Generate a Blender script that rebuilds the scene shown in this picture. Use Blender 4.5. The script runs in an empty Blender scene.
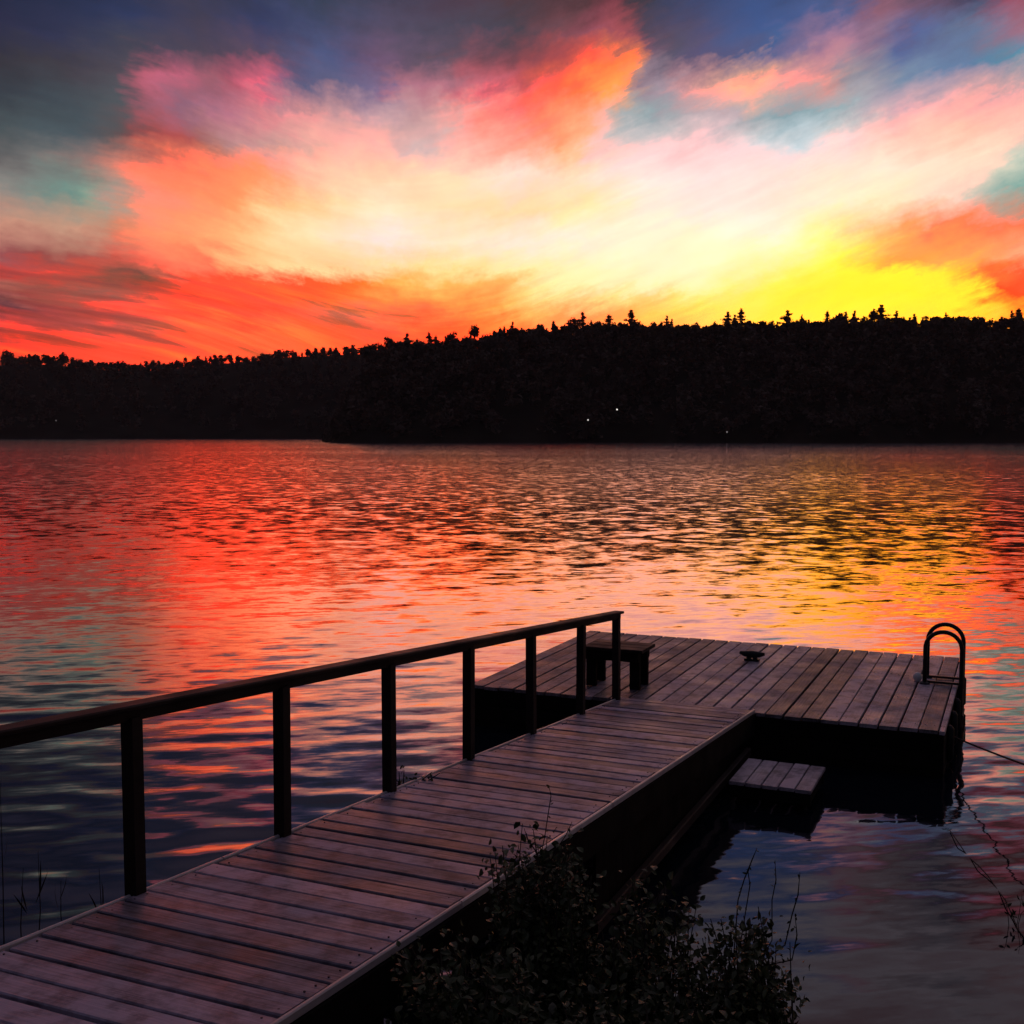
import bpy, math, random
import numpy as np
from mathutils import Vector, Matrix

random.seed(7)
rng = np.random.default_rng(7)
R = math.radians
scene = bpy.context.scene
col = scene.collection

# ------------------------------------------------------------------ helpers
class MB:
    """collects shapes, then links them as ONE mesh object"""
    def __init__(self):
        self.v, self.f, self.t = [], [], []
    def add(self, vs, fs, tint=0.5):
        n = len(self.v)
        self.v += [tuple(p) for p in vs]
        self.f += [tuple(i + n for i in q) for q in fs]
        self.t += [tint] * len(vs)
    def hexa(self, p, tint=0.5):          # 8 corners: bottom ring then top ring
        self.add(p, [(3, 2, 1, 0), (4, 5, 6, 7), (0, 1, 5, 4), (1, 2, 6, 5), (2, 3, 7, 6), (3, 0, 4, 7)], tint)
    def box(self, o, ax, ay, az, lx, ly, lz, tint=0.5, ch=0.0):
        """box centred in ax/ay, standing on o along az, edges chamfered by ch along ax"""
        o, ax, ay, az = Vector(o), Vector(ax).normalized(), Vector(ay).normalized(), Vector(az).normalized()
        hx, hy = lx / 2, ly / 2
        if ch <= 0:
            P = []
            for z in (0, lz):
                for sx, sy in ((-1, -1), (1, -1), (1, 1), (-1, 1)):
                    P.append(o + ax * hx * sx + ay * hy * sy + az * z)
            self.hexa(P, tint); return
        prof = [(-hy + ch, 0), (hy - ch, 0), (hy, ch), (hy, lz - ch), (hy - ch, lz), (-hy + ch, lz), (-hy, lz - ch), (-hy, ch)]
        P = []
        for sx in (-1, 1):
            for (yy, zz) in prof:
                P.append(o + ax * hx * sx + ay * yy + az * zz)
        F = [tuple(range(7, -1, -1)), tuple(range(8, 16))]
        for i in range(8):
            j = (i + 1) % 8
            F.append((i, j, j + 8, i + 8))
        self.add(P, F, tint)
    def tube(self, pts, rad, n=8, tint=0.5, closed_ends=True):
        pts = [Vector(p) for p in pts]
        rads = rad if isinstance(rad, (list, tuple)) else [rad] * len(pts)
        up = Vector((0, 0, 1)); prev = None
        V, F = [], []
        for i, p in enumerate(pts):
            d = (pts[min(i + 1, len(pts) - 1)] - pts[max(i - 1, 0)])
            d = d.normalized() if d.length > 1e-9 else Vector((0, 0, 1))
            if prev is None:
                a = d.cross(up)
                if a.length < 1e-3: a = d.cross(Vector((1, 0, 0)))
                a.normalize()
            else:
                a = prev - d * prev.dot(d)
                a.normalize()
            prev = a
            b = d.cross(a)
            for k in range(n):
                t = 2 * math.pi * k / n
                V.append(p + (a * math.cos(t) + b * math.sin(t)) * rads[i])
        for i in range(len(pts) - 1):
            for k in range(n):
                k2 = (k + 1) % n
                F.append((i * n + k, i * n + k2, (i + 1) * n + k2, (i + 1) * n + k))
        if closed_ends:
            F.append(tuple(range(n - 1, -1, -1)))
            F.append(tuple((len(pts) - 1) * n + k for k in range(n)))
        self.add(V, F, tint)
    def ball(self, c, r, n=10, m=6, sq=(1, 1, 1), tint=0.5):
        c = Vector(c); V = [c + Vector((0, 0, -r * sq[2]))]; F = []
        for i in range(1, m):
            a = -math.pi / 2 + math.pi * i / m
            for k in range(n):
                t = 2 * math.pi * k / n
                V.append(c + Vector((r * sq[0] * math.cos(a) * math.cos(t), r * sq[1] * math.cos(a) * math.sin(t), r * sq[2] * math.sin(a))))
        V.append(c + Vector((0, 0, r * sq[2])))
        for k in range(n):
            k2 = (k + 1) % n
            F.append((0, 1 + k2, 1 + k))
            for i in range(m - 2):
                F.append((1 + i * n + k, 1 + i * n + k2, 1 + (i + 1) * n + k2, 1 + (i + 1) * n + k))
            F.append((1 + (m - 2) * n + k, 1 + (m - 2) * n + k2, len(V) - 1))
        self.add(V, F, tint)
    def mesh(self, name, mat, smooth=False):
        me = bpy.data.meshes.new(name)
        me.from_pydata(self.v, [], self.f)
        at = me.attributes.new('tint', 'FLOAT', 'POINT')
        at.data.foreach_set('value', self.t)
        me.materials.append(mat)
        if smooth:
            me.polygons.foreach_set('use_smooth', [True] * len(me.polygons))
        me.update()
        return me
    def build(self, name, mat, parent=None, smooth=False):
        """vertices are in world space; a parent must sit where the offset is removed"""
        if parent is not None:
            l = parent.matrix_world_loc if hasattr(parent, 'matrix_world_loc') else world_loc(parent)
            self.v = [(x - l[0], y - l[1], z - l[2]) for x, y, z in self.v]
        o = bpy.data.objects.new(name, self.mesh(name, mat, smooth))
        col.objects.link(o)
        if parent is not None:
            o.parent = parent
        return o

def world_loc(o):
    l = Vector((0, 0, 0))
    while o is not None:
        l = l + o.location
        o = o.parent
    return l

def tag(o, label=None, cat=None, group=None, kind=None):
    if label: o['label'] = label
    if cat: o['category'] = cat
    if group: o['group'] = group
    if kind: o['kind'] = kind
    return o

def thing(name, loc, label, cat, group=None):
    o = bpy.data.objects.new(name, None)
    col.objects.link(o)
    o.location = loc
    o.empty_display_size = 0.2
    return tag(o, label, cat, group)

def np_mesh(name, verts, faces, mat, smooth=True):
    me = bpy.data.meshes.new(name)
    n, k = faces.shape
    me.vertices.add(len(verts)); me.vertices.foreach_set('co', verts.astype(np.float32).ravel())
    me.loops.add(n * k); me.loops.foreach_set('vertex_index', faces.astype(np.int32).ravel())
    me.polygons.add(n)
    me.polygons.foreach_set('loop_start', np.arange(0, n * k, k, dtype=np.int32))
    me.polygons.foreach_set('loop_total', np.full(n, k, dtype=np.int32))
    me.polygons.foreach_set('use_smooth', np.full(n, smooth))
    me.materials.append(mat)
    me.update(calc_edges=True)
    return me

# ------------------------------------------------------------------ camera
CAM_Z = 3.6
F_PX, HORIZON = 1150.0, 434.0
PITCH = math.atan((512 - HORIZON) / F_PX)
cam_d = bpy.data.cameras.new('camera')
cam = bpy.data.objects.new('camera', cam_d)
col.objects.link(cam)
cam_d.sensor_width = 36
cam_d.lens = 36 * F_PX / 1024
cam_d.clip_start = 0.05
cam_d.clip_end = 8000
cam.location = (0, 0, CAM_Z)
cam.rotation_euler = (math.pi / 2 - PITCH, 0, 0)
scene.camera = cam

# the photograph's pixel rows and columns as real directions / points (used for measuring the place)
def ray(px, py):
    x, y = (px - 512) / F_PX, (512 - py) / F_PX
    c, s = math.cos(PITCH), math.sin(PITCH)
    return Vector((x, c + y * s, -s + y * c))
def at_z(px, py, z):
    d = ray(px, py); t = (z - CAM_Z) / d.z
    return Vector((d.x * t, d.y * t, z))
def at_y(px, py, Y):
    d = ray(px, py); t = Y / d.y
    return Vector((d.x * t, Y, CAM_Z + d.z * t))

# ------------------------------------------------------------------ materials
def new_mat(name):
    m = bpy.data.materials.new(name); m.use_nodes = True
    nt = m.node_tree
    return m, nt, nt.nodes['Principled BSDF']
def N(nt, t, **kw):
    n = nt.nodes.new(t)
    for k, v in kw.items():
        setattr(n, k, v)
    return n
def math_node(nt, op, a, b=None, clamp=False):
    n = N(nt, 'ShaderNodeMath', operation=op, use_clamp=clamp)
    for i, x in enumerate((a, b)):
        if x is None: continue
        if isinstance(x, (int, float)): n.inputs[i].default_value = x
        else: nt.links.new(x, n.inputs[i])
    return n.outputs[0]

def wood_mat(name, dark, light, along, rough=0.5, bump=0.4, spec=0.5):
    m, nt, b = new_mat(name)
    L = nt.links
    geo = N(nt, 'ShaderNodeNewGeometry')
    at = N(nt, 'ShaderNodeAttribute', attribute_name='tint')
    # grain: noise stretched along the board
    mp = N(nt, 'ShaderNodeMapping')
    mp.inputs['Rotation'].default_value = (0, 0, along)
    off = N(nt, 'ShaderNodeVectorMath', operation='SCALE'); off.inputs[0].default_value = (31, 47, 13)
    L.new(at.outputs['Fac'], off.inputs['Scale'])
    pos = N(nt, 'ShaderNodeVectorMath', operation='ADD'); L.new(geo.outputs['Position'], pos.inputs[0]); L.new(off.outputs[0], pos.inputs[1])
    L.new(pos.outputs[0], mp.inputs['Vector'])
    mp2 = N(nt, 'ShaderNodeMapping'); mp2.inputs['Scale'].default_value = (2.5, 60, 60)
    L.new(mp.outputs[0], mp2.inputs['Vector'])
    n1 = N(nt, 'ShaderNodeTexNoise'); n1.inputs['Scale'].default_value = 1.0; n1.inputs['Detail'].default_value = 5
    L.new(mp2.outputs[0], n1.inputs['Vector'])
    n2 = N(nt, 'ShaderNodeTexNoise'); n2.inputs['Scale'].default_value = 2.3; n2.inputs['Detail'].default_value = 6
    L.new(geo.outputs['Position'], n2.inputs['Vector'])
    s = math_node(nt, 'MULTIPLY', n1.outputs[0], 0.8)
    s2 = math_node(nt, 'MULTIPLY', n2.outputs[0], 0.55)
    s3 = math_node(nt, 'MULTIPLY', at.outputs['Fac'], 0.8)
    f = math_node(nt, 'ADD', math_node(nt, 'ADD', s, s2), s3)
    f = math_node(nt, 'SUBTRACT', f, 0.47, True)
    cr = N(nt, 'ShaderNodeValToRGB')
    # stains and rot blotches, each board its own
    n3 = N(nt, 'ShaderNodeTexNoise'); n3.inputs['Scale'].default_value = 5.5; n3.inputs['Detail'].default_value = 7; n3.inputs['Roughness'].default_value = 0.65
    L.new(pos.outputs[0], n3.inputs['Vector'])
    stn = N(nt, 'ShaderNodeMapRange'); stn.inputs[1].default_value = 0.36; stn.inputs[2].default_value = 0.56; stn.inputs[3].default_value = 0.35; stn.inputs[4].default_value = 1.0
    L.new(n3.outputs[0], stn.inputs[0])
    f = math_node(nt, 'MULTIPLY', f, stn.outputs[0])
    cr.color_ramp.elements[0].color = (*dark, 1); cr.color_ramp.elements[1].color = (*light, 1)
    cr.color_ramp.elements[0].position = 0.06; cr.color_ramp.elements[1].position = 0.85
    L.new(f, cr.inputs[0]); L.new(cr.outputs[0], b.inputs['Base Color'])
    # damp, worn sheen varies over the boards
    rr = N(nt, 'ShaderNodeMapRange')
    rr.inputs[1].default_value = 0.3; rr.inputs[2].default_value = 0.7
    rr.inputs[3].default_value = rough - 0.12; rr.inputs[4].default_value = rough + 0.18
    L.new(n2.outputs[0], rr.inputs[0]); L.new(rr.outputs[0], b.inputs['Roughness'])
    b.inputs['Specular IOR Level'].default_value = spec
    bp = N(nt, 'ShaderNodeBump'); bp.inputs['Strength'].default_value = bump; bp.inputs['Distance'].default_value = 0.004
    L.new(n1.outputs[0], bp.inputs['Height']); L.new(bp.outputs[0], b.inputs['Normal'])
    return m

AZ = R(24.0)                                   # the gangway and the raft point this far right of the view
M = {}
M['gang_wood'] = wood_mat('gangway planks', (0.05, 0.04, 0.048), (0.50, 0.43, 0.54), AZ, 0.5, 0.8, 0.45)
M['raft_wood'] = wood_mat('raft planks', (0.05, 0.04, 0.043), (0.56, 0.475, 0.54), AZ - R(90), 0.5, 0.8, 0.45)
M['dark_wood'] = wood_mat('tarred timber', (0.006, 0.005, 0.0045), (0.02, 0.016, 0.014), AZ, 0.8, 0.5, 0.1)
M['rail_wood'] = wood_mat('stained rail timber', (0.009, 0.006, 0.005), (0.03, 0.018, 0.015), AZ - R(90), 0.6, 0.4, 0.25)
M['trim'] = wood_mat('worn pale edge board', (0.5, 0.44, 0.43), (0.8, 0.74, 0.72), AZ - R(90), 0.38, 0.3, 0.6)

def plain(name, c, rough, metal=0.0, nscale=20, var=0.35, spec=0.5):
    m, nt, b = new_mat(name); L = nt.links
    g = N(nt, 'ShaderNodeNewGeometry')
    n = N(nt, 'ShaderNodeTexNoise'); n.inputs['Scale'].default_value = nscale; n.inputs['Detail'].default_value = 4
    L.new(g.outputs['Position'], n.inputs['Vector'])
    cr = N(nt, 'ShaderNodeValToRGB')
    cr.color_ramp.elements[0].color = (*[x * (1 - var) for x in c], 1)
    cr.color_ramp.elements[1].color = (*[min(1, x * (1 + var)) for x in c], 1)
    cr.color_ramp.elements[0].position = 0.3; cr.color_ramp.elements[1].position = 0.7
    L.new(n.outputs[0], cr.inputs[0]); L.new(cr.outputs[0], b.inputs['Base Color'])
    b.inputs['Roughness'].default_value = rough; b.inputs['Metallic'].default_value = metal
    b.inputs['Specular IOR Level'].default_value = spec
    return m
M['iron'] = plain('dark ladder metal', (0.03, 0.028, 0.03), 0.4, 0.6)
M['black'] = plain('black cast iron', (0.012, 0.012, 0.013), 0.5, 0.3)
M['rope'] = plain('wet dark rope', (0.03, 0.025, 0.022), 0.85, 0, 60)
M['white'] = plain('white plastic', (0.88, 0.87, 0.84), 0.3, 0, 12, 0.08)
M['leaf'] = plain('shrub leaves', (0.06, 0.072, 0.025), 0.5, 0, 5, 0.6, 0.4)
M['stem'] = plain('shrub stems', (0.035, 0.028, 0.02), 0.8, 0, 20, 0.3, 0.2)
M['crown'] = plain('far tree crowns', (0.12, 0.088, 0.066), 0.9, 0, 0.06, 0.4, 0.1)
M['bark'] = plain('far tree bark', (0.05, 0.035, 0.028), 0.9, 0, 0.5, 0.3, 0.1)
M['soil'] = plain('bank soil', (0.06, 0.05, 0.035), 0.95, 0, 4, 0.5, 0.2)
M['hill'] = plain('wooded ground', (0.022, 0.02, 0.014), 1.0, 0, 0.05, 0.4, 0.05)

def glow_mat(name, c, s):
    m, nt, b = new_mat(name)
    b.inputs['Base Color'].default_value = (*c, 1)
    b.inputs['Emission Color'].default_value = (*c, 1); b.inputs['Emission Strength'].default_value = s
    return m

# ------------------------------------------------------------------ world: dusk sky with lit cloud
def lin(h):
    r = []
    for i in (0, 2, 4):
        c = int(h[i:i + 2], 16) / 255
        r.append(c / 12.92 if c <= 0.04045 else ((c + 0.055) / 1.055) ** 2.4)
    return r
hdr = lambda h: tuple(lin(h))
ROWS = [   # (photo row, [(photo column, colour)])
 (0,   '0 131c38 64 141f3c 128 1c2847 192 2c3048 256 28304f 320 2c3850 384 3a3850 448 44354a 512 45303c 576 4a2a34 616 6a2a3a 640 2a2c3c 704 2c3c66 768 2a4a80 832 2c4470 864 74485c 896 5a4852 960 2a3244 1024 5a3038'),
 (30,  '0 151d3c 64 1a2547 128 243058 192 39354c 256 2b3560 320 3c4468 384 4c4460 448 444056 512 3c3848 560 70404c 600 94485a 632 a84a54 655 4c3c50 704 3e4670 768 2c4f88 832 44588a 872 8e5c72 900 70506a 960 30385a 1005 a04058 1024 8c4458'),
 (60,  '0 1f2140 64 262a4a 128 3a3c50 192 4a3e52 256 524058 320 44507c 384 6a4f70 448 5c4a5c 470 904e5e 512 7a3e4c 560 b04448 590 f05840 612 fc7a3c 632 f88048 645 705068 672 4c4c66 704 504a70 768 345a90 800 8a6e90 832 b87e94 870 84708e 900 4c6096 960 5c6e90 1024 9a6a80'),
 (90,  '0 2c2a36 64 383440 128 4c4552 150 b85a6e 165 c4607a 192 9a5a6a 225 b05468 256 d8607a 290 6a587a 320 54587e 384 74648a 405 b07084 448 b87080 480 d06070 512 c85058 545 f46048 576 ff6c3c 606 ffa04c 625 fca050 640 9a8490 665 9c8c9c 690 d89a9c 720 f0a898 750 ffb890 800 e49c94 832 d89490 850 98909c 896 7088a4 960 5878a0 1000 4a86a0 1024 5888a8'),
 (120, '0 2c3440 64 3a4650 128 4a5058 145 8a5260 165 a45c70 192 8c6078 225 b87084 256 d08088 320 d89898 384 c49ca4 448 d8a4a0 480 f09080 512 e88078 540 f47c60 576 f8a070 600 e8b8a8 625 a8b0b4 650 90a8b0 690 b8a8b0 730 c0a8b0 768 98a8b0 800 80a4b0 832 94acb4 870 b0a8b4 900 c8a4b0 960 dca8a8 1024 d8a8a8'),
 (150, '0 3f4a50 64 42525c 110 564c50 128 7a4448 150 b04848 175 b04c4c 200 a86460 230 b88484 256 c89090 320 d8b0a0 384 e8b8a8 430 d0b8b8 470 e8b8a8 512 f0a890 550 f0a070 576 f4c090 600 e8ccc4 640 e0d0d0 704 ecd4d4 768 d4d8dc 810 c4d4dc 850 e4d8d4 896 f8c8b8 960 fcc8b0 1024 e8c0b0'),
 (180, '0 605e60 50 6c6c6c 90 907470 128 d08070 160 ec7c5c 192 f88058 256 fc9460 300 f8b898 340 f8ccA8 384 fcd8b0 448 fce0b8 512 f8e0d0 576 fce4c0 640 fcece0 704 fce8e4 768 fce4dc 832 fce4d0 896 fce8d0 960 f8e4c8 1000 e4dcc4 1024 c8d0c0'),
 (210, '0 8a8480 40 7c8c86 75 6c9088 96 84a090 115 a8988c 140 d89078 192 f49068 256 fc9c60 290 fcc888 340 fce4b0 384 fcecc8 448 fce4b0 512 fcdca8 576 fdf0b0 640 fdf4dc 704 fcf0e4 768 fcf0e0 832 fdf4d0 896 fcecc0 940 f4e0c8 975 c0c0b4 1000 88b0a8 1024 70a8a0'),
 (240, '0 c88c78 64 c89880 105 c89078 128 d88868 192 f8a068 230 fcb878 256 fcd090 320 fce8b8 384 f4e8e0 448 fcecc8 512 fcecd8 576 fdf4dc 640 fdfad8 704 fdfcd0 768 fefce0 830 fdf890 870 fcd080 896 fca860 930 e87850 960 f47c4c 1024 f47048'),
 (270, '0 984a50 50 984444 75 a84c48 100 c85044 128 d85848 175 ec7858 210 e87050 240 fcb878 290 fcd898 340 fcd898 384 fcd898 448 fce090 512 fcf0a8 576 fdf8b8 640 fdf8c8 704 fefcc8 768 fefca0 832 fefc40 880 fcc038 900 fc9c40 930 fca848 960 fca850 1000 f4a060 1024 e8a478'),
 (285, '0 c03838 50 d03c34 95 c84438 115 84483c 140 784438 160 c84434 192 f44428 256 fc4c2c 320 fc5824 370 fc7020 400 fcb054 448 fcb858 500 fcb860 530 fcdc80 576 fdf4b0 640 fdf8c0 704 fefcb8 768 fef860 832 fefc30 896 fefc28 950 fcf030 985 f87830 1024 ec5028'),
 (300, '0 a85850 40 a04840 100 904c44 128 c04438 192 f84028 256 fc4828 320 fc5c28 384 fc8038 448 fc9c48 490 fc9c48 512 fcc060 560 fcd888 620 fcdc80 660 fcd070 704 fcf080 768 fcf840 832 fdfc28 896 fdfc20 960 fcf828 975 fce828 990 f84010 1024 e83808'),
 (315, '0 602838 30 903038 64 a83838 90 d03c34 128 e04038 192 f84830 256 f84830 320 e86040 350 d86850 384 f87048 448 fc7038 500 fc8c38 530 fcb058 576 fc9850 610 fca858 640 fcb850 704 fcf060 768 fcf840 832 fdfc30 960 fdfc30 985 fcd828 1024 fca820'),
 (330, '0 c83438 64 b04040 100 b84440 150 d85844 192 f46038 256 f86838 320 f86030 384 f05038 448 fc5028 500 fc7830 576 fca050 640 fcb850 700 fce060 768 fcf840 832 fcf440 900 fcec40 1024 fce040'),
 (350, '0 f83828 64 f04030 128 f04834 192 f45030 256 f86038 320 f86030 384 f85030 448 f85428 512 f87038 576 fca050 640 fcb850 704 fcd840 768 fce840 1024 fce038'),
 (385, '0 d84830 128 e04830 256 f05830 384 f05028 512 f07030 704 fcb840 1024 fcb030'),
]
EXTRA = [  # (elevation in degrees, [(azimuth, linear colour)]) above the frame: the afterglow thins to dusk blue
 (24.5, [(-60, (.012, .016, .045)), (-20, (.045, .045, .095)), (0, (.06, .04, .06)), (10, (.22, .22, .28)), (24, (.20, .18, .22)), (60, (.06, .05, .08))]),
 (30,   [(-60, (.015, .02, .05)), (-15, (.08, .07, .12)), (5, (.18, .12, .14)), (22, (.17, .12, .15)), (60, (.07, .06, .09))]),
 (45,   [(-60, (.12, .10, .16)), (0, (.20, .15, .19)), (60, (.14, .11, .16))]),
 (90,   [(-60, (.10, .08, .12)), (60, (.10, .08, .12))]),
]
world = bpy.data.worlds.new('World'); scene.world = world
world.use_nodes = True
nt = world.node_tree; L = nt.links
nt.nodes.clear()
tc = N(nt, 'ShaderNodeTexCoord')
sep = N(nt, 'ShaderNodeSeparateXYZ'); L.new(tc.outputs['Generated'], sep.inputs[0])
az0 = math_node(nt, 'MULTIPLY', math_node(nt, 'ARCTAN2', sep.outputs[0], sep.outputs[1]), 180 / math.pi)
el0 = math_node(nt, 'MULTIPLY', math_node(nt, 'ARCSINE', sep.outputs[2]), 180 / math.pi)
SUN_AZ = 12.0
def rng_node(x, a, b, c, d, smooth=True):
    q = N(nt, 'ShaderNodeMapRange')
    if smooth: q.interpolation_type = 'SMOOTHSTEP'
    for i, y in enumerate((a, b, c, d)): q.inputs[1 + i].default_value = y
    L.new(x, q.inputs[0]); return q.outputs[0]
mul = lambda x, y: math_node(nt, 'MULTIPLY', x, y)
add = lambda x, y: math_node(nt, 'ADD', x, y)
def cen(x, k): return mul(math_node(nt, 'SUBTRACT', x, 0.5), k)
# the wind combs the cloud: level on the left and drooping low down, climbing to the upper right elsewhere
theta = add(rng_node(az0, -18, 6, R(-7), R(20)), mul(rng_node(el0, 3, 9, R(-8), 0.0), rng_node(az0, -12, 0, 1, 0)))
ct, sn = math_node(nt, 'COSINE', theta), math_node(nt, 'SINE', theta)
pp = add(mul(az0, ct), mul(el0, sn))
qq = math_node(nt, 'SUBTRACT', mul(el0, ct), mul(az0, sn))
def comb(kp, kq, seed, detail=6, rough=0.55):
    cb = N(nt, 'ShaderNodeCombineXYZ')
    L.new(mul(pp, kp), cb.inputs[0]); L.new(mul(qq, kq), cb.inputs[1]); cb.inputs[2].default_value = seed
    n = N(nt, 'ShaderNodeTexNoise'); n.inputs['Scale'].default_value = 1; n.inputs['Detail'].default_value = detail
    n.inputs['Roughness'].default_value = rough
    L.new(cb.outputs[0], n.inputs['Vector'])
    sp = N(nt, 'ShaderNodeSeparateColor'); L.new(n.outputs['Color'], sp.inputs[0])
    return n.outputs[0], sp.outputs[0], sp.outputs[1]
_, w1, w2 = comb(0.10, 0.75, 3.1, 7, 0.62)
_, w3, w4 = comb(0.45, 0.60, 9.7, 7, 0.66)
_, w5, w6 = comb(0.8, 1.9, 17.0, 6, 0.6)
along = add(add(cen(w1, 5.0), cen(w3, 2.2)), cen(w5, 1.6))
across = add(add(cen(w2, 0.8), cen(w4, 2.0)), cen(w6, 0.9))
az = add(az0, math_node(nt, 'SUBTRACT', mul(along, ct), mul(across, sn)))
el = add(el0, add(mul(along, sn), mul(across, ct)))
fac = math_node(nt, 'ADD', math_node(nt, 'DIVIDE', az, 120.0), 0.5, True)
rows = []
for py, txt in ROWS:
    t = txt.split(); st = []
    for i in range(0, len(t), 2):
        d = ray(float(t[i]), py)
        st.append((math.degrees(math.atan2(d.x, d.y)), hdr(t[i + 1])))
    c0, c1 = st[0][1], st[-1][1]
    st = [(-58, tuple(x * 0.35 for x in c0))] + st + [(58, tuple(x * 0.3 for x in c1))]
    while len(st) > 32:                          # a colour ramp holds 32 stops: drop the one least missed
        def miss(i):
            (a0, c0_), (a1, c1_), (a2, c2_) = st[i - 1], st[i], st[i + 1]
            t_ = (a1 - a0) / (a2 - a0)
            return sum(abs(c1_[k] - c0_[k] * (1 - t_) - c2_[k] * t_) for k in range(3)) * (a2 - a0)
        st.pop(min(range(1, len(st) - 1), key=miss))
    d = ray(512, py)
    rows.append((math.degrees(math.atan2(d.z, d.y)), st))
rows += EXTRA
rows.sort(key=lambda r: r[0])
cur = None; prev_el = None
for e, st in rows:
    cr = N(nt, 'ShaderNodeValToRGB'); ramp = cr.color_ramp
    ramp.interpolation = 'LINEAR'
    while len(ramp.elements) < len(st): ramp.elements.new(0.5)
    for i, (a, c) in enumerate(st):
        ramp.elements[i].position = min(1, max(0, a / 120 + 0.5))
    for i, (a, c) in enumerate(st):
        ramp.elements[i].color = (*c, 1)
    L.new(fac, cr.inputs[0])
    if cur is None:
        cur = cr.outputs[0]
    else:
        mr = N(nt, 'ShaderNodeMapRange'); mr.interpolation_type = 'LINEAR'
        mr.inputs[1].default_value = prev_el; mr.inputs[2].default_value = e
        L.new(el, mr.inputs[0])
        mx = N(nt, 'ShaderNodeMix', data_type='RGBA')
        L.new(mr.outputs[0], mx.inputs['Factor']); L.new(cur, mx.inputs['A']); L.new(cr.outputs[0], mx.inputs['B'])
        cur = mx.outputs['Result']
    prev_el = e
# finer cloud structure
d1, _, _ = comb(0.16, 1.5, 21.3, 8, 0.6)
d2, _, _ = comb(0.30, 0.45, 45.0, 5, 0.55)
low = mul(rng_node(el0, 8.5, 6.0, 0, 1), rng_node(az0, -2, 12, 1, 0))
dd = add(add(cen(d1, 0.28), cen(d2, 0.3)), 1.02)
dd = add(dd, mul(low, cen(d1, 1.6)))
mm = N(nt, 'ShaderNodeMix', data_type='RGBA', blend_type='MULTIPLY'); mm.inputs['Factor'].default_value = 1
cbd = N(nt, 'ShaderNodeCombineColor')
for i in range(3): L.new(dd, cbd.inputs[i])
L.new(cur, mm.inputs['A']); L.new(cbd.outputs[0], mm.inputs['B'])
# soft unlit bars of cloud low over the left shore
t1, _, _ = comb(0.09, 0.85, 33.0, 5, 0.5)
stl = mul(rng_node(az0, -19, -9, 0.85, 0.15), mul(rng_node(el0, 9, 6.5, 0, 1), rng_node(el0, 3.4, 4.6, 0.2, 1)))
stl = mul(stl, rng_node(az0, 4, 14, 1, 0.2))
mst = N(nt, 'ShaderNodeMix', data_type='RGBA'); L.new(mul(rng_node(t1, 0.47, 0.72, 0, 1), stl), mst.inputs['Factor'])
L.new(mm.outputs['Result'], mst.inputs['A']); mst.inputs['B'].default_value = (0.13, 0.022, 0.036, 1)
# sun-lit cloud is brighter than a picture can hold: give the reds and yellows their real range
sp = N(nt, 'ShaderNodeSeparateColor'); L.new(mst.outputs['Result'], sp.inputs[0])
wR = rng_node(sp.outputs[0], 0.55, 1.1, 0, 1)
sat = math_node(nt, 'DIVIDE', math_node(nt, 'SUBTRACT', sp.outputs[0], sp.outputs[2]), math_node(nt, 'MAXIMUM', sp.outputs[0], 0.01))
gain = add(mul(wR, add(mul(sat, 1.0), 0.9)), 1.0)
cp = N(nt, 'ShaderNodeCombineColor')
L.new(mul(sp.outputs[0], gain), cp.inputs[0]); L.new(add(sp.outputs[1], mul(mul(wR, low), math_node(nt, 'MAXIMUM', cen(comb(0.13, 1.1, 71.0, 6, 0.55)[0], 0.4), 0.0))), cp.inputs[1]); L.new(sp.outputs[2], cp.inputs[2])
# away from the sunset the sky is plain dusk
aa = math_node(nt, 'ABSOLUTE', az0)
bk = N(nt, 'ShaderNodeMapRange'); bk.interpolation_type = 'SMOOTHSTEP'
bk.inputs[1].default_value = 50; bk.inputs[2].default_value = 110
L.new(aa, bk.inputs[0])
hi = N(nt, 'ShaderNodeMapRange'); hi.inputs[1].default_value = 50; hi.inputs[2].default_value = 85
hi.inputs[3].default_value = 1; hi.inputs[4].default_value = 0
L.new(el0, hi.inputs[0])
bfac = math_node(nt, 'MULTIPLY', bk.outputs[0], hi.outputs[0])
m2 = N(nt, 'ShaderNodeMix', data_type='RGBA')
m2.inputs['B'].default_value = (0.022, 0.024, 0.045, 1)
L.new(bfac, m2.inputs['Factor']); L.new(cp.outputs[0], m2.inputs['A'])
bg = N(nt, 'ShaderNodeBackground'); bg.inputs['Strength'].default_value = 1.0
L.new(m2.outputs['Result'], bg.inputs['Color'])
sky = N(nt, 'ShaderNodeTexSky', sky_type='NISHITA')
sky.sun_disc = False; sky.sun_elevation = R(1.0); sky.sun_rotation = R(SUN_AZ)
bg2 = N(nt, 'ShaderNodeBackground'); bg2.inputs['Strength'].default_value = 0.012
L.new(sky.outputs[0], bg2.inputs['Color'])
ad = N(nt, 'ShaderNodeAddShader'); L.new(bg.outputs[0], ad.inputs[0]); L.new(bg2.outputs[0], ad.inputs[1])
wo = N(nt, 'ShaderNodeOutputWorld'); L.new(ad.outputs[0], wo.inputs['Surface'])

sun_d = bpy.data.lights.new('sun', 'SUN'); sun_d.energy = 0.3; sun_d.angle = R(0.5); sun_d.color = (1, 0.55, 0.25)
sun = bpy.data.objects.new('sun', sun_d); col.objects.link(sun)
sd = Vector((math.sin(R(SUN_AZ)) * math.cos(R(1)), math.cos(R(SUN_AZ)) * math.cos(R(1)), math.sin(R(1))))
sun.rotation_euler = sd.to_track_quat('Z', 'Y').to_euler()
sun.location = sd * 100

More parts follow.
